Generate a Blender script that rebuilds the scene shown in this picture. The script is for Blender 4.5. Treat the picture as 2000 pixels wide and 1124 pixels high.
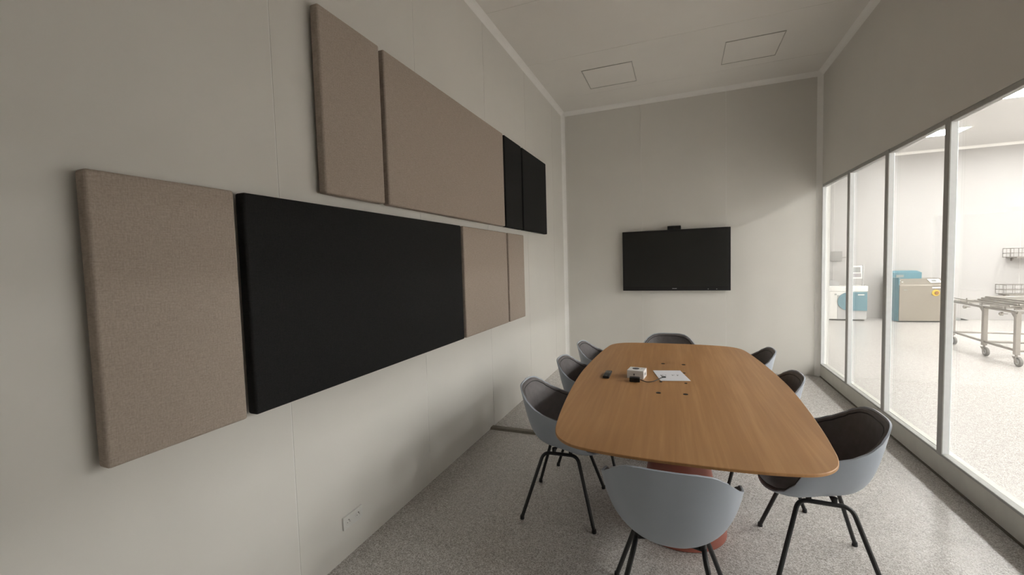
import bpy, bmesh, math, random
from mathutils import Vector, Matrix

for o in list(bpy.data.objects):
    bpy.data.objects.remove(o)
scene = bpy.context.scene
COL = scene.collection
PI = math.pi

# ------------------------------------------------------------------ camera
FPX = 828.75
cam_d = bpy.data.cameras.new('camera')
cam = bpy.data.objects.new('camera', cam_d)
COL.objects.link(cam)
cam_d.sensor_fit = 'HORIZONTAL'
cam_d.sensor_width = 36.0
cam_d.lens = 36.0 * FPX / 2000.0
cam_d.clip_start = 0.02
cam_d.clip_end = 100
YAW, PIT, ROLL = -0.378872, -0.055066, -0.028385
fw = Vector((math.sin(YAW) * math.cos(PIT), math.cos(YAW) * math.cos(PIT), math.sin(PIT)))
rt = Vector((math.cos(YAW), -math.sin(YAW), 0))
up = rt.cross(fw)
r2 = rt * math.cos(ROLL) + up * math.sin(ROLL)
u2 = -rt * math.sin(ROLL) + up * math.cos(ROLL)
M = Matrix((r2, u2, -fw)).transposed().to_4x4()
M.translation = Vector((0, 0, 1.55))
cam.matrix_world = M
scene.camera = cam

# ------------------------------------------------------------------ world, exposure
world = bpy.data.worlds.new('world')
scene.world = world
world.use_nodes = True
world.node_tree.nodes['Background'].inputs[0].default_value = (0.5, 0.5, 0.5, 1)
world.node_tree.nodes['Background'].inputs[1].default_value = 0.05
scene.view_settings.view_transform = 'Standard'
scene.view_settings.look = 'None'
scene.view_settings.exposure = 0.85
scene.view_settings.gamma = 1.0
scene.view_settings.use_curve_mapping = False
LAMP = 49.0                       # radiance of the laboratory's ceiling light panels
LAMP_COL = (1.0, 0.97, 0.95)

# ------------------------------------------------------------------ room measures
XL, XR, YB, YF = -1.677, 1.65, 6.459, -1.3
ZC = 3.824
GT, GB = 2.434, 0.155            # glazing top and bottom
LAB_Y0, LAB_Y1, LAB_X1, LAB_ZC = -1.6, 12.7, 14.2, 3.88  # laboratory widened out of view to hold the added light columns
WT = 0.10                        # thickness of the glazed partition

# ------------------------------------------------------------------ helpers
def link(o, parent=None):
    COL.objects.link(o)
    if parent is not None:
        o.parent = parent
    return o

def tag(o, label=None, cat=None, group=None, kind=None):
    if label: o['label'] = label
    if cat: o['category'] = cat
    if group: o['group'] = group
    if kind: o['kind'] = kind
    return o

def empty(name, loc=(0, 0, 0), rz=0.0):
    o = bpy.data.objects.new(name, None)
    o.empty_display_size = 0.1
    o.location = loc
    o.rotation_euler = (0, 0, rz)
    COL.objects.link(o)
    return o

class MB:
    """collects shapes into one bmesh"""
    def __init__(self):
        self.bm = bmesh.new()
    def box(self, x0, x1, y0, y1, z0, z1, bevel=0.0, seg=2):
        b = bmesh.new()
        v = [b.verts.new((x, y, z)) for x in (x0, x1) for y in (y0, y1) for z in (z0, z1)]
        for f in ((0, 1, 3, 2), (4, 6, 7, 5), (0, 4, 5, 1), (2, 3, 7, 6), (0, 2, 6, 4), (1, 5, 7, 3)):
            b.faces.new([v[i] for i in f])
        if bevel > 0:
            bmesh.ops.bevel(b, geom=b.edges[:], offset=bevel, segments=seg, profile=0.5, affect='EDGES')
        self.merge(b)
        return self
    def merge(self, b, mat=None):
        me = bpy.data.meshes.new('t')
        b.to_mesh(me)
        b.free()
        if mat is not None:
            me.transform(mat)
        self.bm.from_mesh(me)
        bpy.data.meshes.remove(me)
    def prism(self, ring0, ring1, caps=True):
        a = [self.bm.verts.new(p) for p in ring0]
        c = [self.bm.verts.new(p) for p in ring1]
        n = len(a)
        for i in range(n):
            self.bm.faces.new((a[i], a[(i + 1) % n], c[(i + 1) % n], c[i]))
        if caps:
            self.bm.faces.new(a[::-1])
            self.bm.faces.new(c)
        return self
    def tube(self, pts, r, n=8, caps=True):
        pts = [Vector(p) for p in pts]
        rad = r if isinstance(r, (list, tuple)) else [r] * len(pts)
        rings = []
        ref = None
        for i, p in enumerate(pts):
            if i == 0: d = pts[1] - p
            elif i == len(pts) - 1: d = p - pts[i - 1]
            else: d = (pts[i + 1] - p).normalized() + (p - pts[i - 1]).normalized()
            d.normalize()
            if ref is None:
                ref = Vector((0, 0, 1)) if abs(d.z) < 0.9 else Vector((1, 0, 0))
            u = (ref - d * ref.dot(d)).normalized()
            w = d.cross(u)
            ref = u
            rings.append([self.bm.verts.new(p + (u * math.cos(2 * PI * k / n) + w * math.sin(2 * PI * k / n)) * rad[i]) for k in range(n)])
        for a, b in zip(rings[:-1], rings[1:]):
            for k in range(n):
                self.bm.faces.new((a[k], a[(k + 1) % n], b[(k + 1) % n], b[k]))
        if caps:
            self.bm.faces.new(rings[0][::-1])
            self.bm.faces.new(rings[-1])
        return self
    def lathe(self, prof, n=32, cx=0, cy=0, cz=0, axis='z'):
        rings = []
        for r, z in prof:
            ring = []
            for k in range(n):
                a = 2 * PI * k / n
                p = (r * math.cos(a), r * math.sin(a), z)
                if axis == 'y': p = (p[0], p[2], p[1])
                if axis == 'x': p = (p[2], p[0], p[1])
                ring.append(self.bm.verts.new((p[0] + cx, p[1] + cy, p[2] + cz)))
            rings.append(ring)
        for a, b in zip(rings[:-1], rings[1:]):
            for k in range(n):
                self.bm.faces.new((a[k], a[(k + 1) % n], b[(k + 1) % n], b[k]))
        self.bm.faces.new(rings[0][::-1])
        self.bm.faces.new(rings[-1])
        return self
    def grid(self, rows, close_u=False):
        vs = [[self.bm.verts.new(p) for p in row] for row in rows]
        for a, b in zip(vs[:-1], vs[1:]):
            n = len(a)
            for k in range(n if close_u else n - 1):
                self.bm.faces.new((a[k], a[(k + 1) % n], b[(k + 1) % n], b[k]))
        return vs
    def build(self, name, mat, parent=None, smooth=False, angle=None):
        bmesh.ops.recalc_face_normals(self.bm, faces=self.bm.faces[:])
        me = bpy.data.meshes.new(name)
        self.bm.to_mesh(me)
        self.bm.free()
        me.materials.append(mat)
        if smooth:
            for p in me.polygons: p.use_smooth = True
            if angle is not None:
                me.set_sharp_from_angle(angle=angle)
        o = bpy.data.objects.new(name, me)
        if smooth and angle is not None:
            w = o.modifiers.new('weighted_normal', 'WEIGHTED_NORMAL')
            w.keep_sharp = True
        return link(o, parent)

def box_obj(name, mat, x0, x1, y0, y1, z0, z1, parent=None, bevel=0.0):
    return MB().box(x0, x1, y0, y1, z0, z1, bevel).build(name, mat, parent, smooth=bevel > 0, angle=0.6)

def copy_tree(o, parent=None):
    c = o.copy()
    COL.objects.link(c)
    c.parent = parent
    for ch in list(o.children):
        copy_tree(ch, c)
    return c

# ------------------------------------------------------------------ materials
def principled(name, color, rough=0.5, metal=0.0, spec=0.5):
    m = bpy.data.materials.new(name)
    m.use_nodes = True
    b = m.node_tree.nodes['Principled BSDF']
    b.inputs['Base Color'].default_value = (*color, 1)
    b.inputs['Roughness'].default_value = rough
    b.inputs['Metallic'].default_value = metal
    b.inputs['Specular IOR Level'].default_value = spec
    return m

def nd(m, t, **kw):
    n = m.node_tree.nodes.new(t)
    for k, v in kw.items():
        setattr(n, k, v)
    return n

def lk(m, a, b):
    m.node_tree.links.new(a, b)

def ramp(m, src, stops):
    r = nd(m, 'ShaderNodeValToRGB')
    els = r.color_ramp.elements
    els[0].position, els[0].color = stops[0][0], (*stops[0][1], 1)
    els[1].position, els[1].color = stops[-1][0], (*stops[-1][1], 1)
    for p, c in stops[1:-1]:
        e = els.new(p)
        e.color = (*c, 1)
    lk(m, src, r.inputs[0])
    return r

def mottled(name, color, rough=0.5, amount=0.06, scale=6.0, metal=0.0, spec=0.5, bump=0.0, bscale=200):
    """plain paint, plastic or metal with a faint procedural unevenness"""
    m = principled(name, color, rough, metal, spec)
    b = m.node_tree.nodes['Principled BSDF']
    tc = nd(m, 'ShaderNodeTexCoord')
    n = nd(m, 'ShaderNodeTexNoise')
    n.inputs['Scale'].default_value = scale
    n.inputs['Detail'].default_value = 3
    lk(m, tc.outputs['Object'], n.inputs['Vector'])
    lo = tuple(c * (1 - amount) for c in color)
    hi = tuple(min(1, c * (1 + amount)) for c in color)
    r = ramp(m, n.outputs['Fac'], [(0.3, lo), (0.7, hi)])
    lk(m, r.outputs['Color'], b.inputs['Base Color'])
    if bump:
        n2 = nd(m, 'ShaderNodeTexNoise')
        n2.inputs['Scale'].default_value = bscale
        lk(m, tc.outputs['Object'], n2.inputs['Vector'])
        bp = nd(m, 'ShaderNodeBump')
        bp.inputs['Strength'].default_value = bump
        bp.inputs['Distance'].default_value = 0.001
        lk(m, n2.outputs['Fac'], bp.inputs['Height'])
        lk(m, bp.outputs['Normal'], b.inputs['Normal'])
    return m

def fabric(name, c_lo, c_hi, rough=0.9, scale=1.0):
    m = principled(name, c_hi, rough, 0, 0.2)
    b = m.node_tree.nodes['Principled BSDF']
    b.inputs['Sheen Weight'].default_value = 0.0
    tc = nd(m, 'ShaderNodeTexCoord')
    outs = []
    for sc in ((30, 22, 700), (30, 700, 22), (60, 160, 160)):
        mp = nd(m, 'ShaderNodeMapping')
        mp.inputs['Scale'].default_value = tuple(s * scale for s in sc)
        lk(m, tc.outputs['Object'], mp.inputs['Vector'])
        n = nd(m, 'ShaderNodeTexNoise')
        n.inputs['Scale'].default_value = 1.0
        n.inputs['Detail'].default_value = 2
        lk(m, mp.outputs['Vector'], n.inputs['Vector'])
        outs.append(n.outputs['Fac'])
    a = nd(m, 'ShaderNodeMath', operation='ADD')
    lk(m, outs[0], a.inputs[0]); lk(m, outs[1], a.inputs[1])
    a2 = nd(m, 'ShaderNodeMath', operation='ADD')
    lk(m, a.outputs[0], a2.inputs[0]); lk(m, outs[2], a2.inputs[1])
    d = nd(m, 'ShaderNodeMath', operation='DIVIDE')
    lk(m, a2.outputs[0], d.inputs[0]); d.inputs[1].default_value = 3.0
    r = ramp(m, d.outputs[0], [(0.38, c_lo), (0.62, c_hi)])
    lk(m, r.outputs['Color'], b.inputs['Base Color'])
    bp = nd(m, 'ShaderNodeBump')
    bp.inputs['Strength'].default_value = 0.2
    bp.inputs['Distance'].default_value = 0.001
    lk(m, d.outputs[0], bp.inputs['Height'])
    lk(m, bp.outputs['Normal'], b.inputs['Normal'])
    return m

def floor_material():
    m = principled('speckled_resin_floor', (0.5, 0.48, 0.45), 0.24)
    b = m.node_tree.nodes['Principled BSDF']
    tc = nd(m, 'ShaderNodeTexCoord')
    v = nd(m, 'ShaderNodeTexVoronoi')
    v.inputs['Scale'].default_value = 230
    lk(m, tc.outputs['Object'], v.inputs['Vector'])
    sp = nd(m, 'ShaderNodeSeparateColor')
    lk(m, v.outputs['Color'], sp.inputs[0])
    r = ramp(m, sp.outputs[0], [(0.0, (0.33, 0.30, 0.275)), (0.35, (0.52, 0.49, 0.46)), (0.7, (0.66, 0.635, 0.61)), (1.0, (0.82, 0.80, 0.78))])
    n = nd(m, 'ShaderNodeTexNoise')
    n.inputs['Scale'].default_value = 26
    n.inputs['Detail'].default_value = 5
    lk(m, tc.outputs['Object'], n.inputs['Vector'])
    r2_ = ramp(m, n.outputs['Fac'], [(0.3, (0.86, 0.86, 0.86)), (0.7, (1.0, 1.0, 1.0))])
    mx = nd(m, 'ShaderNodeMix', data_type='RGBA', blend_type='MULTIPLY')
    mx.inputs[0].default_value = 1.0
    lk(m, r.outputs['Color'], mx.inputs[6]); lk(m, r2_.outputs['Color'], mx.inputs[7])
    lk(m, mx.outputs[2], b.inputs['Base Color'])
    n3 = nd(m, 'ShaderNodeTexNoise')
    n3.inputs['Scale'].default_value = 150
    n3.inputs['Detail'].default_value = 2
    lk(m, tc.outputs['Object'], n3.inputs['Vector'])
    bp = nd(m, 'ShaderNodeBump')
    bp.inputs['Strength'].default_value = 0.45
    bp.inputs['Distance'].default_value = 0.002
    lk(m, n3.outputs['Fac'], bp.inputs['Height'])
    lk(m, bp.outputs['Normal'], b.inputs['Normal'])
    return m

def wood_material():
    m = principled('oak_veneer', (0.36, 0.2, 0.1), 0.42)
    b = m.node_tree.nodes['Principled BSDF']
    tc = nd(m, 'ShaderNodeTexCoord')
    # fine grain along the length of the table
    mp = nd(m, 'ShaderNodeMapping')
    mp.inputs['Scale'].default_value = (48, 1.6, 8)
    lk(m, tc.outputs['Object'], mp.inputs['Vector'])
    n = nd(m, 'ShaderNodeTexNoise')
    n.inputs['Scale'].default_value = 1.0
    n.inputs['Detail'].default_value = 6
    n.inputs['Distortion'].default_value = 0.4
    lk(m, mp.outputs['Vector'], n.inputs['Vector'])
    # veneer leaves: strips of slightly different tone
    sx = nd(m, 'ShaderNodeSeparateXYZ')
    lk(m, tc.outputs['Object'], sx.inputs[0])
    mu = nd(m, 'ShaderNodeMath', operation='MULTIPLY')
    lk(m, sx.outputs['X'], mu.inputs[0]); mu.inputs[1].default_value = 7.0
    fl = nd(m, 'ShaderNodeMath', operation='FLOOR')
    lk(m, mu.outputs[0], fl.inputs[0])
    wn = nd(m, 'ShaderNodeTexWhiteNoise', noise_dimensions='1D')
    lk(m, fl.outputs[0], wn.inputs['W'])
    mp2 = nd(m, 'ShaderNodeMapping')
    mp2.inputs['Scale'].default_value = (9, 0.9, 1)
    lk(m, tc.outputs['Object'], mp2.inputs['Vector'])
    n2 = nd(m, 'ShaderNodeTexNoise')
    n2.inputs['Scale'].default_value = 1.0
    n2.inputs['Detail'].default_value = 3
    lk(m, mp2.outputs['Vector'], n2.inputs['Vector'])
    a = nd(m, 'ShaderNodeMath', operation='MULTIPLY_ADD')
    lk(m, wn.outputs['Value'], a.inputs[0]); a.inputs[1].default_value = 0.12
    nf = nd(m, 'ShaderNodeMath', operation='MULTIPLY_ADD')
    lk(m, n.outputs['Fac'], nf.inputs[0]); nf.inputs[1].default_value = 0.55; nf.inputs[2].default_value = 0.225
    lk(m, nf.outputs[0], a.inputs[2])
    a2 = nd(m, 'ShaderNodeMath', operation='MULTIPLY_ADD')
    lk(m, n2.outputs['Fac'], a2.inputs[0]); a2.inputs[1].default_value = 0.5
    lk(m, a.outputs[0], a2.inputs[2])
    r = ramp(m, a2.outputs[0], [(0.45, (0.36, 0.178, 0.066)), (0.8, (0.47, 0.245, 0.098)), (1.1, (0.56, 0.31, 0.135))])
    lk(m, r.outputs['Color'], b.inputs['Base Color'])
    bp = nd(m, 'ShaderNodeBump')
    bp.inputs['Strength'].default_value = 0.08
    bp.inputs['Distance'].default_value = 0.001
    lk(m, n.outputs['Fac'], bp.inputs['Height'])
    lk(m, bp.outputs['Normal'], b.inputs['Normal'])
    return m

def glass_material():
    m = bpy.data.materials.new('clear_glass')
    m.use_nodes = True
    nt = m.node_tree
    nt.nodes.remove(nt.nodes['Principled BSDF'])
    t = nd(m, 'ShaderNodeBsdfTransparent')
    t.inputs[0].default_value = (0.965, 0.98, 0.972, 1)
    g = nd(m, 'ShaderNodeBsdfGlossy')
    g.inputs['Roughness'].default_value = 0.02
    # Schlick reflectance from the facing angle (the same on both faces of the pane)
    lw = nd(m, 'ShaderNodeLayerWeight')
    lw.inputs[0].default_value = 0.5
    pw = nd(m, 'ShaderNodeMath', operation='POWER')
    lk(m, lw.outputs['Facing'], pw.inputs[0]); pw.inputs[1].default_value = 5.0
    fr = nd(m, 'ShaderNodeMath', operation='MULTIPLY_ADD')
    lk(m, pw.outputs[0], fr.inputs[0]); fr.inputs[1].default_value = 0.96; fr.inputs[2].default_value = 0.035
    mx = nd(m, 'ShaderNodeMixShader')
    lk(m, fr.outputs[0], mx.inputs[0]); lk(m, t.outputs[0], mx.inputs[1]); lk(m, g.outputs[0], mx.inputs[2])
    lk(m, mx.outputs[0], nt.nodes['Material Output'].inputs[0])
    return m

def lamp_material():
    m = principled('lit_diffuser', (0.9, 0.9, 0.88), 0.5)
    b = m.node_tree.nodes['Principled BSDF']
    b.inputs['Emission Color'].default_value = (*LAMP_COL, 1)
    b.inputs['Emission Strength'].default_value = LAMP
    return m

WALL = mottled('cream_wall_panel', (0.79, 0.768, 0.722), 0.5, 0.02, 1.5, spec=0.3)
JOINT = mottled('wall_joint_filler', (0.90, 0.885, 0.85), 0.5, 0.02, 20)
CEIL = mottled('ceiling_panel_paint', (0.87, 0.845, 0.80), 0.5, 0.02, 1.5, spec=0.3)
COVE = mottled('white_cove_plastic', (0.95, 0.935, 0.905), 0.4, 0.02, 8)
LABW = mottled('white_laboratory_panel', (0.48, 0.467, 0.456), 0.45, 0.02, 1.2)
LABW_BOUNCE = mottled('bounce_white_laboratory_panel', (0.82, 0.805, 0.785), 0.45, 0.02, 1.2)  # unseen walls, made whiter than the far wall to bounce light into the room
LABC = mottled('laboratory_ceiling_paint', (0.66, 0.645, 0.63), 0.45, 0.02, 1.2)
FLOOR = floor_material()
ALU = mottled('lit_aluminium_frame', (0.90, 0.92, 0.93), 0.35, 0.02, 30)  # frame body made paler: brightness of its lit sides put into the colour
ALU_SHADED = mottled('shaded_aluminium_frame', (0.42, 0.42, 0.40), 0.45, 0.04, 30)  # same frame in darker grey: room-side shade put into the colour
KERB = mottled('grey_kerb_paint', (0.68, 0.67, 0.61), 0.45, 0.05, 9)
GLASS = glass_material()
LIT = lamp_material()
BEIGE = fabric('beige_linen_weave', (0.38, 0.315, 0.262), (0.53, 0.455, 0.39))
BLACKF = fabric('black_felt_weave', (0.015, 0.015, 0.0155), (0.026, 0.026, 0.026))
WOOD = wood_material()
EDGE = mottled('dark_oak_edge', (0.16, 0.075, 0.03), 0.5, 0.15, 60)
TERRA = mottled('terracotta_lacquer', (0.30, 0.085, 0.058), 0.45, 0.06, 12)
SHELL = mottled('pale_blue_grey_plastic', (0.42, 0.466, 0.532), 0.42, 0.02, 10)
LINER = mottled('charcoal_leather', (0.165, 0.152, 0.155), 0.48, 0.10, 30, bump=0.25, bscale=420)
PIPE = mottled('dark_leather_piping', (0.045, 0.042, 0.042), 0.5, 0.1, 60)
STEELB = mottled('black_powder_coat', (0.012, 0.012, 0.013), 0.45, 0.1, 40)
BLACKP = mottled('black_plastic', (0.007, 0.007, 0.008), 0.4, 0.1, 30)
SCREEN = mottled('dark_screen_glass', (0.016, 0.016, 0.015), 0.28, 0.03, 4)
WHITEP = mottled('white_plastic', (0.78, 0.77, 0.74), 0.35, 0.02, 20)
PAPER = mottled('white_paper', (0.84, 0.85, 0.90), 0.8, 0.02, 14)
CARD = mottled('white_card', (0.84, 0.83, 0.82), 0.55, 0.02, 14)
INK = mottled('dark_print', (0.05, 0.05, 0.06), 0.7, 0.2, 60)
SILVER = mottled('silver_print', (0.6, 0.6, 0.6), 0.4, 0.05, 60)
STEEL = mottled('stainless_steel', (0.34, 0.32, 0.295), 0.34, 0.05, 12, metal=0.7)
STEELF = mottled('brushed_steel_front', (0.27, 0.24, 0.20), 0.45, 0.04, 3, metal=0.15)
TEAL = mottled('teal_blue_lacquer', (0.095, 0.225, 0.275), 0.4, 0.04, 6)
LILAC = mottled('grey_lilac_lacquer', (0.36, 0.335, 0.35), 0.4, 0.03, 6)
LGREY = mottled('light_grey_lacquer', (0.46, 0.46, 0.46), 0.4, 0.03, 6)
MGREY = mottled('mid_grey_plastic', (0.30, 0.31, 0.30), 0.4, 0.06, 20)
MGREY2 = mottled('grey_panel_edge', (0.54, 0.52, 0.48), 0.5, 0.05, 20)
YELLOW = mottled('yellow_plastic', (0.62, 0.43, 0.06), 0.4, 0.04, 20)
STRIP = mottled('brown_grey_rubber', (0.21, 0.19, 0.155), 0.55, 0.12, 30)
RUBBER = mottled('grey_rubber_tyre', (0.22, 0.21, 0.20), 0.6, 0.1, 40)

# ------------------------------------------------------------------ the setting
def struct(o):
    return tag(o, kind='structure')

struct(box_obj('floor', FLOOR, XL - 0.1, LAB_X1 + 0.1, LAB_Y0 - 0.1, LAB_Y1 + 0.1, -0.1, 0.0))

# left wall: sandwich panels with filled joints
wl = struct(box_obj('wall_left', JOINT, XL - 0.1, XL - 0.002, YF - 0.1, YB + 0.1, 0.0, ZC + 0.06))
ys = [YF, -0.83, 0.29, 1.41, 2.53, 3.65, 4.77, 5.89, YB]
for a, b in zip(ys[:-1], ys[1:]):
    box_obj('wall_panel', WALL, XL - 0.004, XL, a + 0.0025, b - 0.0025, 0.0, ZC, wl, 0.0012)
# back wall
wb = struct(box_obj('wall_back', JOINT, XL, XR + WT, YB + 0.002, YB + 0.1, 0.0, ZC + 0.06))
xs = [XL, -1.61, -0.517, 0.576, XR]
for a, b in zip(xs[:-1], xs[1:]):
    box_obj('wall_panel', WALL, a + 0.0025, b - 0.0025, YB, YB + 0.004, 0.0, ZC, wb, 0.0012)
# wall behind the camera
struct(box_obj('wall_front', WALL, XL, XR + WT, YF - 0.1, YF, 0.0, ZC + 0.06))
# ceiling
ce = struct(box_obj('ceiling', JOINT, XL, XR + WT, YF, YB, ZC + 0.002, ZC + 0.06))
ysc = [YF, -0.84, 0.28, 1.40, 2.52, 3.64, 4.76, 5.88, YB]
for a, b in zip(ysc[:-1], ysc[1:]):
    box_obj('ceiling_panel', CEIL, XL, XR, a + 0.0015, b - 0.0015, ZC, ZC + 0.004, ce, 0.001)

# right wall: header above the glazing, solid part beside the camera, kerb below
CV_ = 0.052
GLY0 = 0.60                       # glazing runs from here to the back wall
wr = struct(box_obj('wall_right', WALL, XR, XR + WT, YF, YB, GT, ZC + 0.06))
box_obj('wall_panel', WALL, XR, XR + WT, YF, GLY0, 0.0, GT, wr)
kb = MB()
kb.prism([(XR, YF, 0.0), (XR + WT, YF, 0.0), (XR + WT, YF, GB), (XR, YF, GB)],
         [(XR, YB, 0.0), (XR + WT, YB, 0.0), (XR + WT, YB, GB), (XR, YB, GB)])
kbo = struct(kb.build('baseboard_right', KERB))
MB().box(XR - 0.006, XR, GLY0, YB - CV_, 0.0, 0.014).build('floor_seal', mottled('dark_sealant', (0.16, 0.14, 0.11), 0.6, 0.1, 30), kbo)

# glazing: one window per pane
mull = [6.417, 5.509, 4.619, 3.729, 2.839, 1.949, 1.059, GLY0]
MW = 0.029
DX = 0.042
for i, (yb_, ya) in enumerate(zip(mull[:-1], mull[1:])):
    w = struct(empty('window_%d' % (i + 1), (XR, ya, GB)))
    y0, y1 = 0.0, yb_ - ya
    m = MB()
    m.box(0.001, DX, y0 - (MW if i < 6 else -0.002), y0 + MW, 0.0, GT - GB, 0.003, 1)
    mo_ = m.build('mullion', ALU, w, True, 0.6)
    MB().box(-0.003, 0.004, y0 - (MW if i < 6 else -0.002) - 0.0005, y0 + MW + 0.0005, -0.002, GT - GB, 0.001, 1).build('shaded_face', ALU_SHADED, mo_, True, 0.6)  # front strip added to carry the shade of the room side
    if i == 0:
        MB().box(0.001, DX, y1 - 0.015, YB - ya - 0.001, 0.0, GT - GB, 0.003, 1).build('mullion', ALU, w, True, 0.6)
    MB().box(0.0012, DX, y0 + MW, y1 - (0.015 if i == 0 else MW), GT - GB - 0.035, GT - GB, 0.003, 1).build('head_rail', ALU_SHADED, w, True, 0.6)
    MB().box(-0.004, DX, y0 + MW, y1 - (0.015 if i == 0 else MW), 0.0, 0.018, 0.003, 1).build('sill_rail', ALU_SHADED, w, True, 0.6)
    MB().box(DX - 0.010, DX - 0.004, y0 + MW, y1 - (0.015 if i == 0 else MW), 0.018, GT - GB - 0.035).build('pane', GLASS, w)

# coving in the corners (concave quarter strips)
def cove_profile(c, n=6, bulge=0.35):
    """points in the (a, b) plane: a away from one surface, b away from the other"""
    pts = [(0.0, 0.0), (c, 0.0)]
    for k in range(1, n):
        t = k / n
        a, b = c * (1 - t), c * t
        s = bulge * c * math.sin(PI * t) * 0.5
        pts.append((a - s * 0.7, b - s * 0.7))
    pts.append((0.0, c))
    return pts

CV = 0.052
def cove(name, to3d0, to3d1, mat=COVE, c=CV):
    p = cove_profile(c)
    m = MB().prism([to3d0(a, b) for a, b in p], [to3d1(a, b) for a, b in p])
    return struct(m.build(name, mat))
cove('trim_1', lambda a, b: (XL + a, YF, ZC - b), lambda a, b: (XL + a, YB, ZC - b))
cove('trim_2', lambda a, b: (XL, YB - a, ZC - b), lambda a, b: (XR, YB - a, ZC - b))
cove('trim_3', lambda a, b: (XR - a, YF, ZC - b), lambda a, b: (XR - a, YB, ZC - b))
cove('trim_4', lambda a, b: (XL + a, YB - b, 0.0), lambda a, b: (XL + a, YB - b, ZC))
cove('trim_5', lambda a, b: (XR - a, YB - b, 0.0), lambda a, b: (XR - a, YB - b, ZC))

# laboratory beyond the glass
LX0 = XR + WT
lf = struct(box_obj('wall_laboratory_far', JOINT, LX0 - 0.1, LAB_X1 + 0.1, LAB_Y1 + 0.002, LAB_Y1 + 0.1, 0.0, LAB_ZC + 0.06))
xx = [LX0, 2.4, 3.52, 4.64, 5.76, 6.88, 8.0, 9.12, 10.24, 11.36, 12.48, LAB_X1]
for a, b in zip(xx[:-1], xx[1:]):
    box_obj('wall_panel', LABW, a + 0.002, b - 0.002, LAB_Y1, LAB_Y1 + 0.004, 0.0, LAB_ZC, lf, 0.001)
struct(box_obj('wall_laboratory_outer', LABW_BOUNCE, LAB_X1, LAB_X1 + 0.1, LAB_Y0, LAB_Y1, 0.0, LAB_ZC + 0.06))
struct(box_obj('wall_laboratory_near', LABW_BOUNCE, LX0 - 0.1, LAB_X1, LAB_Y0 - 0.1, LAB_Y0, 0.0, LAB_ZC + 0.06))
struct(box_obj('wall_laboratory_side', LABW_BOUNCE, LX0 - 0.1, LX0, YB + 0.1, LAB_Y1, 0.0, LAB_ZC + 0.06))
struct(box_obj('ceiling_laboratory', LABC, LX0, LAB_X1, LAB_Y0, LAB_Y1, LAB_ZC, LAB_ZC + 0.06))
cove('trim_6', lambda a, b: (LX0, LAB_Y1 - a, LAB_ZC - b), lambda a, b: (LAB_X1, LAB_Y1 - a, LAB_ZC - b))

# ------------------------------------------------------------------ laboratory ceiling lights (they light the whole picture)
def ceiling_light(x, y, label):
    r = empty('ceiling_light', (x, y, LAB_ZC))
    tag(r, label, 'ceiling light', 'square light panels in the laboratory ceiling')
    s, f = 0.275, 0.02
    m = MB()
    m.box(-s, s, -s, -s + f, -0.012, 0.0); m.box(-s, s, s - f, s, -0.012, 0.0)
    m.box(-s, -s + f, -s + f, s - f, -0.012, 0.0); m.box(s - f, s, -s + f, s - f, -0.012, 0.0)
    m.build('frame', WHITEP, r)
    MB().box(-s + f, s - f, -s + f, s - f, -0.008, -0.001).build('diffuser', LIT, r)
    return r
ceiling_light(4.81, 10.94, 'lit square ceiling light seen behind the widest mullion, above the steel machine')
ceiling_light(4.81, 8.74, 'lit square ceiling light cut by the upper right edge of the picture')
for x in (4.81, 7.2, 9.59, 11.98):  # outermost columns added out of view to lift the room's ambient light
    for y in (10.94, 8.74, 6.54, 4.34, 2.14, -0.06):
        if x < 5 and y > 8: continue
        ceiling_light(x, y, 'unseen square light panel extending the laboratory ceiling grid to light the room')

# ------------------------------------------------------------------ ceiling hatches in the room
def hatch(x0, x1, y0, y1, label):
    r = empty('recessed_ceiling_panel', ((x0 + x1) / 2, (y0 + y1) / 2, ZC))
    tag(r, label, 'ceiling panel', 'unlit square panels in the meeting room ceiling')
    a, b = (x1 - x0) / 2, (y1 - y0) / 2
    f = 0.007
    m = MB()
    m.box(-a, a, -b, -b + f, -0.007, 0.0); m.box(-a, a, b - f, b, -0.007, 0.0)
    m.box(-a, -a + f, -b + f, b - f, -0.007, 0.0); m.box(a - f, a, -b + f, b - f, -0.007, 0.0)
    m.build('frame', MGREY2, r)
    MB().box(-a + f + 0.003, a - f - 0.003, -b + f + 0.003, b - f - 0.003, -0.004, 0.0).build('diffuser', CEIL, r)
    return r
hatch(-1.085, -0.50, 5.15, 5.715, 'unlit square ceiling panel nearer the left wall')
hatch(0.456, 1.008, 5.138, 5.692, 'unlit square ceiling panel nearer the glazed wall')

# ------------------------------------------------------------------ acoustic panels on the left wall
def acoustic(y0, y1, z0, z1, mat, label, nm):
    o = empty('acoustic_panel', (XL, (y0 + y1) / 2, (z0 + z1) / 2))
    tag(o, label, 'acoustic panel', nm)
    hy, hz = (y1 - y0) / 2, (z1 - z0) / 2
    rnd = random.Random(int(y0 * 1000 + z0 * 77))
    b = bmesh.new()
    nx, ny, nz = 1, max(4, int((y1 - y0) / 0.06)), 15
    m = MB().box(0.013, 0.066, -hy, hy, -hz, hz, 0.011, 3)
    m.build('fabric_cover', mat, o, True, 0.9)
    MB().box(0.0, 0.0125, -hy + 0.06, hy - 0.06, hz - 0.16, hz - 0.12).build('mounting_rail', STEELB, o)
    MB().box(0.0, 0.0125, -hy + 0.06, hy - 0.06, -hz + 0.12, -hz + 0.16).build('mounting_rail', STEELB, o)
    return o
LZ0, LZ1, UZ0, UZ1 = 0.962, 1.866, 1.925, 2.831
G1 = 'fabric panels of the lower row on the wall'
G2 = 'fabric panels of the upper row on the wall'
acoustic(0.706, 1.155, LZ0, LZ1, BEIGE, 'beige linen acoustic panel at the left end of the lower row', G1)
acoustic(1.192, 2.993, LZ0, LZ1, BLACKF, 'long black felt acoustic panel in the lower row', G1)
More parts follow.
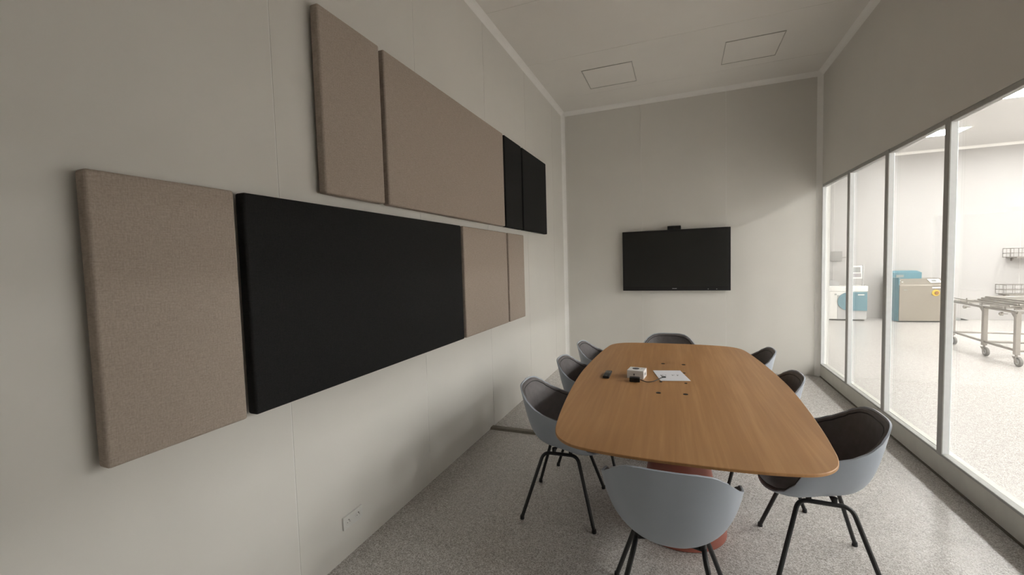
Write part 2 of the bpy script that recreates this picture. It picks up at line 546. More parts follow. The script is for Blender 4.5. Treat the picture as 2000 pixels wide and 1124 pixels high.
acoustic(3.030, 3.945, LZ0, LZ1, BEIGE, 'beige linen acoustic panel directly right of the long black one', G1)
acoustic(3.985, 4.440, LZ0, LZ1, BEIGE, 'narrow beige linen acoustic panel ending the lower row by the corner', G1)
acoustic(1.625, 2.075, UZ0, UZ1, BEIGE, 'narrow beige linen acoustic panel starting the upper row', G2)
acoustic(2.112, 3.918, UZ0, UZ1, BEIGE, 'long beige linen acoustic panel in the upper row', G2)
acoustic(3.955, 4.430, UZ0, UZ1, BLACKF, 'narrow black felt acoustic panel between beige and black in upper row', G2)
acoustic(4.466, 5.345, UZ0, UZ1, BLACKF, 'black felt acoustic panel ending the upper row by the corner', G2)

# ------------------------------------------------------------------ television and its camera bar
tv = empty('television', (-0.079, YB, 1.54))
tag(tv, 'large black flat television mounted on the back wall', 'television')
TW, TH = 0.706, 0.4275
MB().box(-TW, TW, -0.085, -0.03, -TH, TH, 0.006, 2).build('housing', BLACKP, tv, True, 0.6)
MB().box(-0.30, 0.30, -0.03, -0.0005, -0.22, 0.22, 0.004, 1).build('wall_mount', STEELB, tv, True, 0.6)
MB().box(-TW + 0.026, TW - 0.026, -0.0862, -0.0852, -TH + 0.058, TH - 0.032).build('screen', SCREEN, tv)
lg = MB()
for k, (a, b) in enumerate(((-0.030, -0.022), (-0.019, -0.013), (-0.010, -0.003), (0.0, 0.006), (0.009, 0.016), (0.019, 0.028))):
    lg.box(a, b, -0.0864, -0.0852, -TH + 0.026, -TH + 0.034)
lg.build('logo', SILVER, tv)
for x in (0.43, 0.535):
    MB().lathe([(0.006, -0.0870), (0.006, -0.0850)], 12, x, 0, -TH + 0.022, 'y').build('button', MGREY, tv, True, 0.6)

wc = empty('conference_camera', (-0.079, YB - 0.055, 1.54 + TH))
tag(wc, 'small black conference camera sitting on top of the television', 'camera')
MB().box(-0.088, 0.088, -0.045, 0.025, 0.0005, 0.052, 0.008, 3).build('body', BLACKP, wc, True, 0.6)
MB().lathe([(0.018, -0.049), (0.018, -0.0445)], 20, 0, 0, 0.027, 'y').build('lens', SCREEN, wc, True, 0.6)

# ------------------------------------------------------------------ sockets on the left wall
def socket(y0, y1, z0, z1, label):
    r = empty('wall_socket', (XL, (y0 + y1) / 2, (z0 + z1) / 2))
    tag(r, label, 'socket', 'white double sockets low on the left wall')
    hy, hz = (y1 - y0) / 2, (z1 - z0) / 2
    MB().box(0.0, 0.010, -hy, hy, -hz, hz, 0.003, 2).build('cover_plate', WHITEP, r, True, 0.6)
    for s in (-1, 1):
        c = s * hy * 0.5
        ins = MB().lathe([(0.0200, 0.0098), (0.0200, 0.0115), (0.0180, 0.0115), (0.0175, 0.0102), (0.002, 0.0102)], 24, 0, c, 0, 'x').build('socket_insert', WHITEP, r, True, 0.6)
        MB().lathe([(0.0026, 0.0100), (0.0026, 0.0175)], 10, 0, c, 0.010, 'x').build('earth_pin', STEEL, ins, True, 0.6)
        h = MB()
        for t in (-0.0085, 0.0085):
            h.lathe([(0.0025, 0.0101), (0.0025, 0.0106)], 10, 0, c + t, -0.003, 'x')
        h.build('contact_hole', BLACKP, ins)
    return r
socket(1.680, 1.825, 0.158, 0.228, 'white double socket on the left wall below the long black panel')
socket(4.535, 4.685, 0.165, 0.235, 'white double socket on the left wall behind the chairs')

# ------------------------------------------------------------------ cable ramp on the floor
rp = MB()
prof = [(0.0, 0.0), (0.018, 0.016), (0.072, 0.016), (0.09, 0.0)]
rp.prism([(XL + 0.001, 3.548 + a, z) for a, z in prof], [(-0.30, 3.575 + a, z) for a, z in prof])
tag(rp.build('cable_ramp', STRIP), 'brown grey cable cover strip lying on the floor from left wall to table', 'cable cover')

# ------------------------------------------------------------------ meeting table
TX, TY, TZ, TROT = -0.03, 3.055, 0.74, 0.03
tb = empty('meeting_table', (TX, TY, 0.0), TROT)
tag(tb, 'large boat shaped oak meeting table on two terracotta cone bases', 'table')
quarter = [(0.0, -1.283), (0.14, -1.281), (0.28, -1.272), (0.39, -1.256), (0.46, -1.236), (0.515, -1.198), (0.556, -1.140),
           (0.579, -1.065), (0.594, -0.96), (0.612, -0.80), (0.632, -0.55), (0.647, -0.28)]
full = quarter + [(0.654, 0.0)] + [(x, -y) for x, y in quarter[::-1]]
full = full + [(-x, y) for x, y in full[1:-1][::-1]]
def catmull(pts, sub=4):
    out = []
    n = len(pts)
    for i in range(n):
        p0, p1, p2, p3 = (Vector((*pts[(i + k) % n], 0)) for k in (-1, 0, 1, 2))
        for s in range(sub):
            t = s / sub
            q = 0.5 * ((2 * p1) + (p2 - p0) * t + (2 * p0 - 5 * p1 + 4 * p2 - p3) * t * t + (3 * p1 - p0 - 3 * p2 + p3) * t ** 3)
            out.append((q.x, q.y))
    return out
outl = catmull(full, 3)
def inset(d):
    n = len(outl)
    res = []
    for i in range(n):
        a, b = Vector(outl[i - 1]), Vector(outl[(i + 1) % n])
        t = (b - a).normalized()
        nrm = Vector((-t.y, t.x))
        res.append((outl[i][0] + nrm.x * d, outl[i][1] + nrm.y * d))
    return res
m = MB()
r_in = inset(0.0025)
top = [m.bm.verts.new((x, y, TZ)) for x, y in r_in]
lip = [m.bm.verts.new((x, y, TZ - 0.002)) for x, y in outl]
low = [m.bm.verts.new((x, y, TZ - 0.012)) for x, y in outl]
n = len(outl)
m.bm.faces.new(top)
for a, b in ((top, lip), (lip, low)):
    for i in range(n):
        m.bm.faces.new((a[i], a[(i + 1) % n], b[(i + 1) % n], b[i]))
m.bm.faces.new(low[::-1])
m.build('tabletop', WOOD, tb, True, 0.5)
m = MB()
m.prism([(x, y, TZ - 0.012) for x, y in inset(0.001)], [(x, y, TZ - 0.028) for x, y in inset(0.045)])
m.build('bevelled_underside', EDGE, tb)
BASE = [(0.235, 0.0), (0.25, 0.006), (0.25, 0.016), (0.244, 0.026), (0.212, 0.15), (0.182, 0.30), (0.154, 0.45), (0.130, 0.58), (0.113, 0.70), (0.113, 0.711)]
for y in (-0.478, 0.478):
    MB().lathe(BASE, 56, 0.0, y, 0).build('cone_base', TERRA, tb, True, 0.8)
# cable holes and the flush hatch in the middle
for hx, hy in ((-0.131, 3.47), (0.017, 3.475), (-0.13, 2.691), (0.024, 2.704)):
    v = Matrix.Rotation(-TROT, 3, 'Z') @ Vector((hx - TX, hy - TY, 0))
    MB().lathe([(0.0145, TZ - 0.001), (0.0145, TZ + 0.0012), (0.0115, TZ + 0.0014), (0.011, TZ + 0.0006)], 16, v.x, v.y, 0).build('cable_grommet', BLACKP, tb, True, 0.5)
v = Matrix.Rotation(-TROT, 3, 'Z') @ Vector((-0.053 - TX, 3.082 - TY, 0))
hw, hl = 0.077, 0.134
hg = MB()
hg.box(v.x - hw, v.x + hw, v.y - hl, v.y + hl, TZ - 0.001, TZ + 0.0005)
hgo = hg.build('power_hatch', WOOD, tb)
for sx in (-1, 1):
    for sy in (-1, 1):
        MB().box(v.x + sx * hw - 0.008, v.x + sx * hw + 0.008, v.y + sy * hl - 0.011, v.y + sy * hl + 0.011, TZ - 0.0005, TZ + 0.0011).build('hatch_notch', BLACKP, hgo)

# ------------------------------------------------------------------ things on the table
def on_table(name, x, y, rz, label, cat):
    r = empty(name, (x, y, TZ), rz)
    return tag(r, label, cat)
rc = on_table('remote_control', -0.486, 3.008, 0.02, 'black remote control lying on the table, left of the white box', 'remote control')
MB().box(-0.0225, 0.0225, -0.084, 0.084, 0.0006, 0.018, 0.006, 3).build('body', BLACKP, rc, True, 0.6)
for i in range(4):
    for j in range(3):
        MB().lathe([(0.0042, 0.0178), (0.0040, 0.0192)], 10, -0.012 + 0.012 * j, 0.06 - 0.016 * i, 0).build('button', MGREY, rc, True, 0.6)
MB().box(-0.006, 0.006, -0.070, -0.066, 0.0175, 0.0184).build('logo', SILVER, rc)

bxr = on_table('product_box', -0.287, 3.028, -0.12, 'small white cardboard box with printed lens picture on the table', 'box')
BW, BD, BH = 0.056, 0.052, 0.056
MB().box(-BW, BW, -BD, BD, 0.0005, BH, 0.0012, 1).build('carton', CARD, bxr, True, 0.6)
pr = MB()
for k in range(1):
    ring = [(0.024 * math.cos(a) - 0.008, 0.024 * math.sin(a) + 0.008, 0) for a in [2 * PI * i / 20 for i in range(20)]]
    pr.prism([(x, y, BH + 0.0001) for x, y, _ in ring], [(x, y, BH + 0.0006) for x, y, _ in ring])
pr.build('lens_picture', INK, bxr)
for k in range(3):
    MB().box(0.022, 0.046 - 0.006 * k, 0.022 - 0.007 * k, 0.0245 - 0.007 * k, BH + 0.0001, BH + 0.0005).build('print_line', SILVER, bxr)
MB().box(-0.045, -0.030, 0.034, 0.037, BH + 0.0001, BH + 0.0005).build('print_line', SILVER, bxr)
pr = MB()
pr.box(-0.012, -0.004, -BD - 0.0005, -BD - 0.0001, 0.024, 0.034)
pr.box(-0.010, -0.006, -BD - 0.0005, -BD - 0.0001, 0.018, 0.022)
pr.build('logo', INK, bxr)
pr = MB()
pr.box(BW + 0.0001, BW + 0.0005, -0.020, 0.018, 0.018, 0.036)
pr.build('side_label', MGREY, bxr)

ad = on_table('video_adapter', -0.290, 2.905, 0.05, 'black cable adapter in front of the white box on table', 'adapter')
MB().box(-0.034, 0.034, -0.022, 0.022, 0.0006, 0.030, 0.005, 3).build('body', BLACKP, ad, True, 0.6)
cab = [(0.032, 0.0, 0.016), (0.05, -0.001, 0.010), (0.075, -0.002, 0.0035), (0.10, 0.004, 0.0034), (0.125, 0.028, 0.0034), (0.145, 0.065, 0.0045), (0.163, 0.100, 0.0055), (0.178, 0.122, 0.0060)]
cc = []
for i in range(len(cab) - 1):
    p0, p1, p2, p3 = (Vector(cab[max(0, min(len(cab) - 1, i + k))]) for k in (-1, 0, 1, 2))
    for s in range(4):
        t = s / 4
        cc.append(0.5 * ((2 * p1) + (p2 - p0) * t + (2 * p0 - 5 * p1 + 4 * p2 - p3) * t * t + (3 * p1 - p0 - 3 * p2 + p3) * t ** 3))
cc.append(Vector(cab[-1]))
MB().tube(cc, 0.0028, 8).build('cable', BLACKP, ad, True, 0.9)
pl = MB().box(-0.013, 0.013, -0.006, 0.006, -0.0035, 0.0045, 0.002, 2)
plo = pl.build('plug', BLACKP, ad, True, 0.6)
plo.location = (0.186, 0.132, 0.0065)
plo.rotation_euler = (0, 0, 0.5)

pp = on_table('paper_sheet', -0.067, 3.118, 0.245, 'white printed sheet of paper lying in the middle of the table', 'paper')
rows = []
for i in range(7):
    rows.append([(-0.0965 + 0.193 * j / 4, -0.136 + 0.272 * i / 6, 0.0024 + 0.0012 * max(0, (i - 4.5)) ** 2 * 0.3) for j in range(5)])
m = MB()
m.grid(rows)
m.grid([[(x, y, z - 0.0004) for x, y, z in r] for r in rows])
m.build('sheet', PAPER, pp, True)
for (x, y, a, b) in ((-0.066, -0.012, 0.006, 0.050), (-0.056, -0.004, 0.003, 0.036), (-0.034, 0.006, 0.010, 0.006), (0.012, 0.006, 0.004, 0.026), (0.044, 0.002, 0.004, 0.028), (0.022, 0.010, 0.005, 0.008), (0.052, 0.012, 0.005, 0.006)):
    MB().box(x - a / 2, x + a / 2, y - b / 2, y + b / 2, 0.0025, 0.0028).build('printed_text', INK, pp)

# ------------------------------------------------------------------ armchairs
NT, NS = 64, 16
ZK = [(0.0, 0.790), (0.09, 0.789), (0.16, 0.781), (0.23, 0.757), (0.30, 0.722), (0.38, 0.688), (0.46, 0.660), (0.53, 0.636), (0.595, 0.585), (0.66, 0.497), (0.72, 0.450), (0.80, 0.422), (0.88, 0.410), (1.0, 0.402)]
def interp(tab, a):
    for (a0, v0), (a1, v1) in zip(tab[:-1], tab[1:]):
        if a <= a1:
            t = (a - a0) / (a1 - a0)
            t = t * t * (3 - 2 * t) * 0.5 + t * 0.5
            return v0 + (v1 - v0) * t
    return tab[-1][1]
def rim_pt(th):
    a = abs(th) / PI
    s, c = math.sin(th), -math.cos(th)          # c = -1 at the back, +1 at the front
    e = 2 / 2.5
    x = math.copysign(abs(s) ** e, s) * (0.272 if a < 0.55 else 0.272 - 0.030 * ((a - 0.55) / 0.45))
    y = math.copysign(abs(c) ** e, c) * (0.262 if c < 0 else 0.255)
    return x, y, interp(ZK, a)
Z0 = 0.403
def bowl(s, th):
    x, y, z = rim_pt(th)
    a = abs(th) / PI
    b = max(0.0, 1 - a / 0.42)
    b = b * b * (3 - 2 * b)
    q = max(0.0, min(1.0, (a - 0.42) / 0.25))
    q = q * q * (3 - 2 * q)
    p1, p2, zz = 0.56 + 0.28 * b + 0.16 * q, 0.85 - 0.07 * b + 0.10 * q, 0.22 + 0.08 * b - 0.14 * q
    k = (1 - s)
    r = 3 * k * k * s * p1 + 3 * k * s * s * p2 + s ** 3
    h = 3 * k * s * s * zz + s ** 3
    return Vector((x * r, y * r + 0.01 * (1 - r), Z0 + (z - Z0) * h))
S_ = [i / NS for i in range(NS + 1)]
TH = [-PI + 2 * PI * k / NT for k in range(NT)]
def offset(s, th, d):
    if s < 1e-4:
        return Vector((0, 0.01, Z0 + d))
    p = bowl(s, th)
    ds = bowl(min(1, s + 0.01), th) - bowl(max(0.001, s - 0.01), th)
    dt = bowl(s, th + 0.01) - bowl(s, th - 0.01)
    nrm = ds.cross(dt)
    if nrm.length < 1e-9:
        nrm = Vector((0, 0, 1))
    nrm.normalize()
    if nrm.z < 0 and s < 0.5: nrm.negate()
    c = Vector((0, 0.01, Z0 + 0.45))
    if nrm.dot(c - p) < 0: nrm.negate()
    return p + nrm * d

def polar(m, d, s_list, flip=False):
    cen = m.bm.verts.new(offset(0, 0, d))
    rings = []
    for s in s_list[1:]:
        rings.append([m.bm.verts.new(offset(s, t, d)) for t in TH])
    for k in range(NT):
        m.bm.faces.new((cen, rings[0][k], rings[0][(k + 1) % NT]))
    for a, b in zip(rings[:-1], rings[1:]):
        for k in range(NT):
            m.bm.faces.new((a[k], a[(k + 1) % NT], b[(k + 1) % NT], b[k]))
    return rings[-1]
def bridge(m, a, b):
    for k in range(NT):
        m.bm.faces.new((a[k], a[(k + 1) % NT], b[(k + 1) % NT], b[k]))

def make_chair():
    r = empty('armchair')
    m = MB()
    o1 = polar(m, 0.0, S_)
    o2 = polar(m, 0.008, S_)
    bridge(m, o1, o2)
    m.build('shell', SHELL, r, True, 0.9)
    m = MB()
    s2 = [s * 0.982 for s in S_]
    a = polar(m, 0.020, s2)
    b = polar(m, 0.0085, [s * 0.990 for s in S_])
    bridge(m, a, b)
    ln = m.build('upholstery', LINER, r, True, 0.9)
    m = MB()
    ring = [offset(0.962, t, 0.0205) for t in TH]
    n6 = 6
    rr = []
    for k in range(NT):
        d = (ring[(k + 1) % NT] - ring[k - 1]).normalized()
        u = Vector((0, 0, 1)); u = (u - d * u.dot(d)).normalized(); w = d.cross(u)
        rr.append([ring[k] + (u * math.cos(2 * PI * q / n6) + w * math.sin(2 * PI * q / n6)) * 0.0035 for q in range(n6)])
    rr.append(rr[0])
    m.grid(rr, True)
    m.build('piping', PIPE, ln, True)
    # four legs: each runs from the middle of the side bar, round a bend, to the floor
    R_ = 0.0105
    for sx in (-1, 1):
        for sy in (-1, 1):
            xb, yb_, zb = 0.132 * sx, 0.104 * sy, 0.386
            fx, fy = (0.250 if sy > 0 else 0.228) * sx, (0.212 if sy > 0 else -0.224)
            foot = Vector((fx, fy, 0.012))
            bend = Vector((xb, yb_, zb))
            d = (foot - bend).normalized()
            pts = [Vector((xb, 0, zb)), Vector((xb, yb_ - 0.042 * sy, zb))]
            p0, p2 = pts[-1], bend + d * 0.042
            for q in range(1, 6):
                t = q / 6
                pts.append(p0 * (1 - t) ** 2 + bend * 2 * t * (1 - t) + p2 * t * t)
            pts += [p2, foot]
            lg = MB().tube(pts, R_, 10).build('leg', STEELB, r, True, 0.9)
            MB().lathe([(0.0125, 0.0), (0.0135, 0.004), (0.012, 0.022)], 12, fx, fy, 0).build('foot_glide', BLACKP, lg, True, 0.6)
    for y in (-0.040, 0.062):
        pts = [(-0.132, y, 0.386), (-0.09, y, 0.394), (0.09, y, 0.394), (0.132, y, 0.386)]
        MB().tube(pts, 0.0085, 8).build('cross_bar', STEELB, r, True, 0.9)
        for sx in (-1, 1):
            MB().tube([(sx * 0.126, y, 0.388), (sx * 0.126, y, 0.418)], 0.012, 8).build('mounting_stud', STEELB, r, True, 0.9)
    return r

chair0 = make_chair()
# (x, y, facing angle: 0 = facing away from the camera along the table)
CH = [
    (-0.695, 2.575, -PI / 2 + 0.06, 'pale grey armchair nearest the camera on the left side of the table'),
    (-0.658, 3.290, -PI / 2 + 0.02, 'pale grey armchair in the middle of the left side of the table'),
    (-0.652, 3.965, -PI / 2 + 0.02, 'pale grey armchair farthest from the camera on the left side of the table'),
    (-0.115, 4.400, PI, 'pale grey armchair at the far head of the table below the television'),
    (0.455, 3.985, PI / 2, 'pale grey armchair farthest from the camera on the glazed side of the table'),
    (0.465, 3.180, PI / 2, 'pale grey armchair in the middle of the glazed side of the table'),
    (0.625, 2.460, PI / 2 - 0.02, 'pale grey armchair nearest the camera on the glazed side, charcoal inside showing'),
    (-0.050, 1.830, 0.0, 'pale grey armchair at the near head of the table, its back turned to the camera'),
]
for i, (x, y, a, lab) in enumerate(CH):
    c = chair0 if i == 0 else copy_tree(chair0)
    c.location = (x, y, 0)
    c.rotation_euler = (0, 0, a)
    tag(c, lab, 'chair', 'upholstered shell armchairs around the meeting table')

# ------------------------------------------------------------------ laboratory equipment
# white analyser with a teal door
a1 = empty('laboratory_analyser', (3.60, 12.36, 0.0))
tag(a1, 'white laboratory analyser with rounded teal door seen through the far glass', 'machine')
W0, W1, F0, F1 = -0.64, 0.40, -0.26, 0.30
MB().box(W0, W1, F0, F1, 0.03, 0.80, 0.02, 3).build('cabinet', WHITEP, a1, True, 0.6)
MB().box(W0 + 0.03, W1 - 0.03, F0 + 0.03, F1 - 0.03, 0.0, 0.03).build('plinth', BLACKP, a1)
MB().box(W0 - 0.005, W1 + 0.02, F0 - 0.01, F1, 0.685, 0.815, 0.015, 3).build('top_cover', WHITEP, a1, True, 0.6)
MB().box(-0.165, W1 - 0.01, F0 - 0.008, F0 + 0.01, 0.035, 0.60, 0.004, 1).build('lower_panel', LGREY, a1, True, 0.6)
dr = MB()
pts = [(W1 - 0.004, 0.24), (W1 - 0.004, 0.675), (0.06, 0.675)]
for k in range(1, 16):
    an = PI / 2 + PI * k / 16
    pts.append((0.06 + 0.225 * math.cos(an), 0.4575 + 0.2175 * math.sin(an)))
pts.append((0.06, 0.24))
dr.prism([(x, F0 - 0.03, z) for x, z in pts], [(x, F0 - 0.005, z) for x, z in pts])
dro = dr.build('teal_door', TEAL, a1)
MB().box(0.22, 0.34, F0 - 0.034, F0 - 0.0295, 0.60, 0.625).build('label_plate', WHITEP, dro)
MB().lathe([(0.02, F0 - 0.012), (0.02, F0 + 0.005)], 16, -0.20, 0, 0.62, 'y').build('lock_knob', MGREY, a1, True, 0.6)
tr = MB()
tr.prism([(-0.50, F0 + 0.03, 0.815), (-0.12, F0 + 0.03, 0.815), (-0.12, F0 + 0.03, 0.90), (-0.20, F0 + 0.03, 0.945), (-0.50, F0 + 0.03, 0.975)],
         [(-0.50, 0.25, 0.815), (-0.12, 0.25, 0.815), (-0.12, 0.25, 0.90), (-0.20, 0.25, 0.945), (-0.50, 0.25, 0.975)])
tr.build('sample_cover', LGREY, a1)
MB().box(-0.46, -0.37, 0.0, 0.10, 0.96, 1.11, 0.01, 2).build('cover_handle', MGREY, a1, True, 0.6)
mo = MB().box(0.10, 0.325, -0.20, -0.14, 0.98, 1.285, 0.01, 2).build('monitor', WHITEP, a1, True, 0.6)
MB().box(0.115, 0.285, -0.203, -0.1985, 1.13, 1.25).build('display', MGREY, mo)
MB().box(0.115, 0.300, -0.203, -0.1985, 1.02, 1.105).build('keypad', LILAC, mo)
MB().tube([(0.352, -0.15, 0.81), (0.352, -0.15, 1.30)], 0.016, 10).build('monitor_pole', LGREY, a1, True, 0.8)
MB().tube([(0.30, -0.16, 1.16), (0.352, -0.15, 1.16)], 0.012, 8).build('monitor_arm', LGREY, a1, True, 0.8)
MB().lathe([(0.022, 0.0), (0.022, 0.03)], 14, 0.385, -0.15, 0.814).build('cap', MGREY, a1, True, 0.8)

# steel washer with teal hood
a2 = empty('laboratory_washer', (4.915, 12.40, 0.0), 0.13)
tag(a2, 'steel fronted laboratory machine with teal hood and yellow emergency button', 'machine')
bd = MB()
ring = [(-0.44, 0.17), (-0.44, -0.10), (-0.43, -0.22), (-0.405, -0.30), (-0.38, -0.30), (-0.38, 0.17)]
bd.prism([(x, y, 0.015) for x, y in ring], [(x, y, 1.0) for x, y in ring])
bd.build('side_column', LILAC, a2)
bs = MB()
ring = [(-0.445, -0.13), (-0.445, -0.23), (-0.42, -0.33), (-0.40, -0.33), (-0.40, -0.13)]
bs.prism([(x, y, 0.02) for x, y in ring], [(x, y, 1.0) for x, y in ring])
bs.build('teal_strip', TEAL, a2)
fr = MB()
prof = [(-0.35, 0.03), (-0.35, 0.815), (-0.335, 0.84), (-0.13, 0.965), (0.17, 0.965), (0.17, 0.03)]
fr.prism([(-0.41, y, z) for y, z in prof], [(0.46, y, z) for y, z in prof])
fro = fr.build('steel_housing', STEELF, a2)
MB().box(-0.38, 0.42, -0.30, 0.14, 0.0, 0.03).build('plinth', BLACKP, a2)
hd = MB()
ring = []
for (x, y) in ((-0.445, 0.17), (-0.445, -0.08), (-0.40, -0.11), (-0.1, -0.125), (0.12, -0.12), (0.15, -0.08), (0.15, 0.17)):
    ring.append((x, y))
hd.prism([(x, y, 0.9655) for x, y in ring], [(x, y, 1.10) for x, y in ring])
r2_ = [(x * 0.985 - 0.003, y * 0.96) for x, y in ring]
hd.prism([(x, y, 1.10) for x, y in ring], [(x * 0.80 - 0.04, y * 0.75 + 0.03, 1.145) for x, y in ring])
hdo = hd.build('teal_hood', TEAL, a2)
MB().box(-0.36, -0.22, -0.130, -0.11, 1.0, 1.055).build('vent_slot', MGREY, hdo)
# control panel on the sloping top edge
sl = math.atan2(0.125, 0.205)
cp = MB().box(-0.11, 0.11, -0.075, 0.075, 0.0, 0.012, 0.003, 1).build('control_panel', WHITEP, a2, True, 0.6)
cp.location = (0.30, -0.232, 0.908); cp.rotation_euler = (sl, 0, 0)
dsp = MB().box(-0.065, 0.025, -0.04, 0.035, 0.0121, 0.014).build('display', MGREY, cp)
for k in range(2):
    b_ = MB().lathe([(0.016, 0.0), (0.016, 0.012)], 14, 0, 0, 0).build('push_button', WHITEP, a2, True, 0.6)
    b_.location = (-0.335 + 0.02 * k, -0.20 - 0.06 * k, 0.925 - 0.035 * k); b_.rotation_euler = (sl, 0, 0)
MB().box(0.19, 0.37, -0.356, -0.3495, 0.755, 0.785).build('label_plate', WHITEP, a2)
es = MB().lathe([(0.070, -0.362), (0.070, -0.3495)], 28, 0.255, 0, 0.655, 'y').build('emergency_plate', YELLOW, a2, True, 0.6)
MB().lathe([(0.034, -0.385), (0.038, -0.380), (0.030, -0.3615)], 20, 0.262, 0, 0.655, 'y').build('emergency_button', mottled('brown_red_plastic', (0.25, 0.12, 0.04), 0.4, 0.05, 20), es, True, 0.6)
MB().box(-0.335, -0.275, -0.356, -0.3495, 0.715, 0.735).build('badge', MGREY, a2)

# grey board and short rail on the far wall
sg = empty('wall_board', (3.515, LAB_Y1, 1.52))
tag(sg, 'grey board fixed to the far laboratory wall above the analyser', 'board')
MB().box(-0.165, 0.165, -0.05, -0.0005, -0.118, 0.118, 0.004, 1).build('board', mottled('grey_board', (0.30, 0.29, 0.28), 0.5, 0.05, 8), sg, True, 0.6)
MB().tube([(0.165, -0.02, -0.03), (0.25, -0.02, -0.03)], 0.010, 8).build('rail', STEEL, sg, True, 0.8)
for k in range(4):
    MB().box(-0.09 + 0.06 * k, -0.05 + 0.06 * k, -0.058, -0.0495, -0.04, -0.015).build('clip', MGREY, sg)

# wire baskets on the far wall
def basket(x0, x1, z0, z1, label):
    r = empty('wire_basket', ((x0 + x1) / 2, LAB_Y1 - 0.17, z0))
    tag(r, label, 'wire basket', 'wire baskets on the far laboratory wall')
    hx, d, H = (x1 - x0) / 2, 0.165, z1 - z0
    m = MB()
    for z in (0.0, H * 0.45, H):
        m.tube([(-hx, -d, z), (hx, -d, z), (hx, d, z), (-hx, d, z), (-hx, -d, z)], 0.0055, 6)
    k = 0
    x = -hx
    while x <= hx + 1e-6:
        for y in (-d, d):
            m.tube([(x, y, 0), (x, y, H)], 0.004, 6)
        x += 2 * hx / 9
    for y in (-d / 3, d / 3):
        for x in (-hx, hx):
            m.tube([(x, y, 0), (x, y, H)], 0.004, 6)
    m.build('wire_grid', STEEL, r, True, 0.9)
    MB().box(-hx + 0.05, hx, -d, 0.1695, -0.025, -0.007).build('shelf', STEEL, r)
    for x in (-hx + 0.14, hx - 0.14):
        b = MB()
        b.prism([(x - 0.012, 0.1695, -0.025), (x - 0.012, 0.1695, -0.09), (x - 0.012, 0.10, -0.025)],
                [(x + 0.012, 0.1695, -0.025), (x + 0.012, 0.1695, -0.09), (x + 0.012, 0.10, -0.025)])
        b.build('bracket', STEEL, r)
    return r
basket(6.60, 7.75, 1.40, 1.585, 'upper wire basket on the far laboratory wall')
basket(6.50, 7.75, 0.60, 0.80, 'lower wire basket on the far laboratory wall above the trolley')

# small dark foot pedal by the far wall
fp = empty('foot_pedal', (5.83, LAB_Y1 - 0.12, 0.0))
tag(fp, 'small dark foot pedal on the floor by the far laboratory wall', 'pedal')
MB().box(-0.10, 0.02, -0.06, 0.06, 0.0, 0.05, 0.006, 2).build('housing', MGREY, fp, True, 0.6)
pd = MB()
pd.prism([(0.02, -0.05, 0.01), (0.16, -0.05, 0.01), (0.02, -0.05, 0.05)], [(0.02, 0.05, 0.01), (0.16, 0.05, 0.01), (0.02, 0.05, 0.05)])
pd.build('treadle', BLACKP, fp)

# stainless trolley
tr = empty('steel_trolley', (4.2, 8.4, 0.0))
tag(tr, 'long stainless steel trolley on castors behind the right hand pane', 'trolley')
LEGS = [(0.045, 0.90), (-0.02, -0.028), (-0.04, -0.72), (1.25, 0.90), (1.25, -0.028), (1.25, -0.72)]
TT = 0.735
for (x, y) in LEGS:
    w = 0.026
    lg = MB().box(x - w, x + w, y - w, y + w, 0.15, TT - 0.03, 0.006, 2).build('leg', STEEL, tr, True, 0.6)
    # castor: stem, fork and wheel
    MB().tube([(x, y, 0.11), (x, y, 0.16)], 0.013, 10).build('castor_stem', STEEL, lg, True, 0.8)
    fk = MB()
    for s in (-1, 1):
        q = [(y + 0.035, 0.125), (y - 0.035, 0.125), (y - 0.065, 0.05), (y - 0.035, 0.05)]
        fk.prism([(x + s * 0.022, a, b) for a, b in q], [(x + s * 0.026, a, b) for a, b in q])
    fk.box(x - 0.026, x + 0.026, y - 0.035, y + 0.035, 0.120, 0.126)
    fk.build('castor_fork', STEEL, lg)
    MB().lathe([(0.036, -0.016), (0.0595, -0.016), (0.0625, -0.010), (0.0625, 0.010), (0.0595, 0.016), (0.036, 0.016)], 28, x, y - 0.045, 0.0625, 'x').build('castor_tyre', RUBBER, lg, True, 0.6)
    MB().lathe([(0.012, -0.020), (0.036, -0.0165), (0.036, 0.0165), (0.012, 0.020)], 20, x, y - 0.045, 0.0625, 'x').build('castor_hub', LGREY, lg, True, 0.6)
for a, b in ((0, 1), (1, 2), (3, 4), (4, 5), (0, 3), (1, 4), (2, 5)):
    (xa, ya), (xb, yb_) = LEGS[a], LEGS[b]
    MB().tube([(xa, ya, 0.205), (xb, yb_, 0.205)], 0.018, 10).build('lower_rail', STEEL, tr, True, 0.8)
    va, vb = Vector((xa, ya, TT - 0.02)), Vector((xb, yb_, TT - 0.02))
    d = (vb - va).normalized()
    MB().tube([va - d * 0.03, vb + d * 0.03], 0.018, 10).build('top_rail', STEEL, tr, True, 0.8)
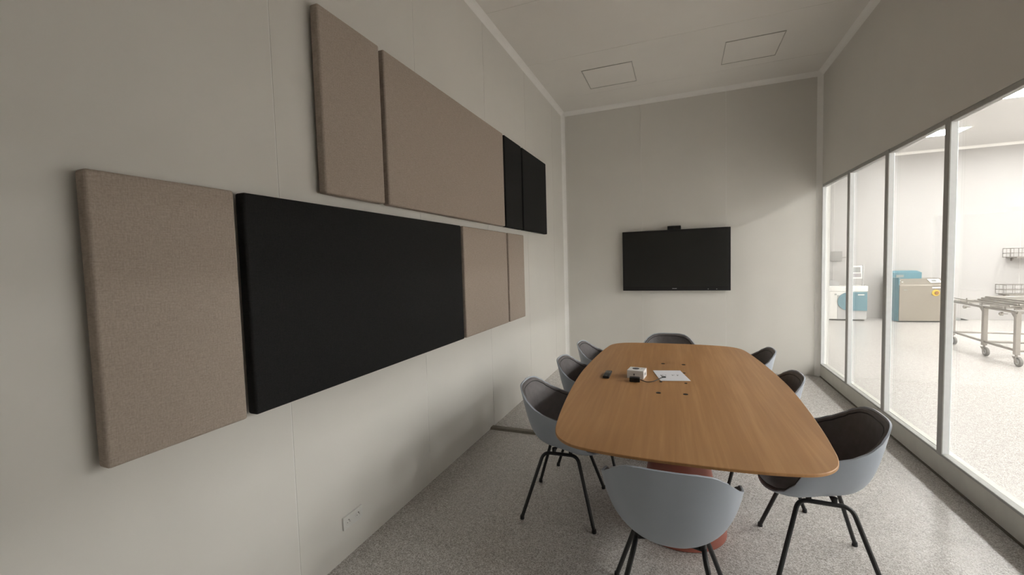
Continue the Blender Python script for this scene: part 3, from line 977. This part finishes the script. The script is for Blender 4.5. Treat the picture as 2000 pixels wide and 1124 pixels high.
for (x, y) in LEGS:
    sgn = 1 if x < 1 else -1
    g = MB()
    g.prism([(x - 0.003, y + 0.026, TT - 0.03), (x - 0.003, y + 0.13, TT - 0.03), (x - 0.003, y + 0.026, TT - 0.13)],
            [(x + 0.003, y + 0.026, TT - 0.03), (x + 0.003, y + 0.13, TT - 0.03), (x + 0.003, y + 0.026, TT - 0.13)])
    if y < 0.5:
        g.build('gusset', STEEL, tr)
    else:
        g.bm.free()
# second, higher guide rail and cross rods
MB().tube([(0.06, 0.95, 0.775), (0.01, 0.40, 0.775), (-0.01, -0.75, 0.775)], 0.009, 8).build('guide_rail', STEEL, tr, True, 0.8)
for y in (0.86, 0.62, 0.38, 0.14, -0.10, -0.34, -0.58):
    MB().tube([(0.0, y, 0.745), (1.25, y, 0.745)], 0.010, 8).build('cross_rod', STEEL, tr, True, 0.8)
for y in (0.46, 0.10, -0.40):
    st = MB().tube([(0.005, y, 0.70), (0.005, y, 0.81)], 0.009, 8).build('rail_post', STEEL, tr, True, 0.8)
for (x, y, z) in ((-0.05, 0.42, 0.675), (-0.06, -0.42, 0.665)):
    kn = MB().lathe([(0.012, -0.01), (0.026, 0.0), (0.026, 0.026), (0.016, 0.034)], 16, x, y, z, 'x').build('clamp_knob', STEEL, tr, True, 0.6)
    MB().tube([(x, y, z), (x + 0.08, y, z)], 0.008, 8).build('screw', STEEL, kn, True, 0.8)
# folded racks lying on the trolley
rnd = random.Random(4)
for k in range(4):
    rk = empty('steel_rack', (4.52 + 0.03 * k, 8.10 - 0.05 * k, 0.7915 + 0.0245 * k), 0.06 * (k - 1.5))
    tag(rk, ['lowest flat steel rack in the stack on the trolley', 'second flat steel rack from the bottom of the trolley stack',
             'third flat steel rack from the bottom of the trolley stack', 'topmost flat steel rack in the stack on the trolley'][k], 'rack', 'flat steel racks stacked on the trolley')
    m = MB()
    a, b = 0.40, 0.44
    for (p, q) in (((-a, -b), (a, -b)), ((a, -b), (a, b)), ((a, b), (-a, b)), ((-a, b), (-a, -b))):
        m.tube([(*p, 0.006), (*q, 0.006)], 0.012, 8)
    m.build('frame', STEEL, rk, True, 0.8)
    for j in range(5):
        y = -b + 2 * b * (j + 1) / 6
        MB().tube([(-a, y, 0.006), (a, y, 0.006)], 0.007, 6).build('bar', STEEL, rk, True, 0.8)
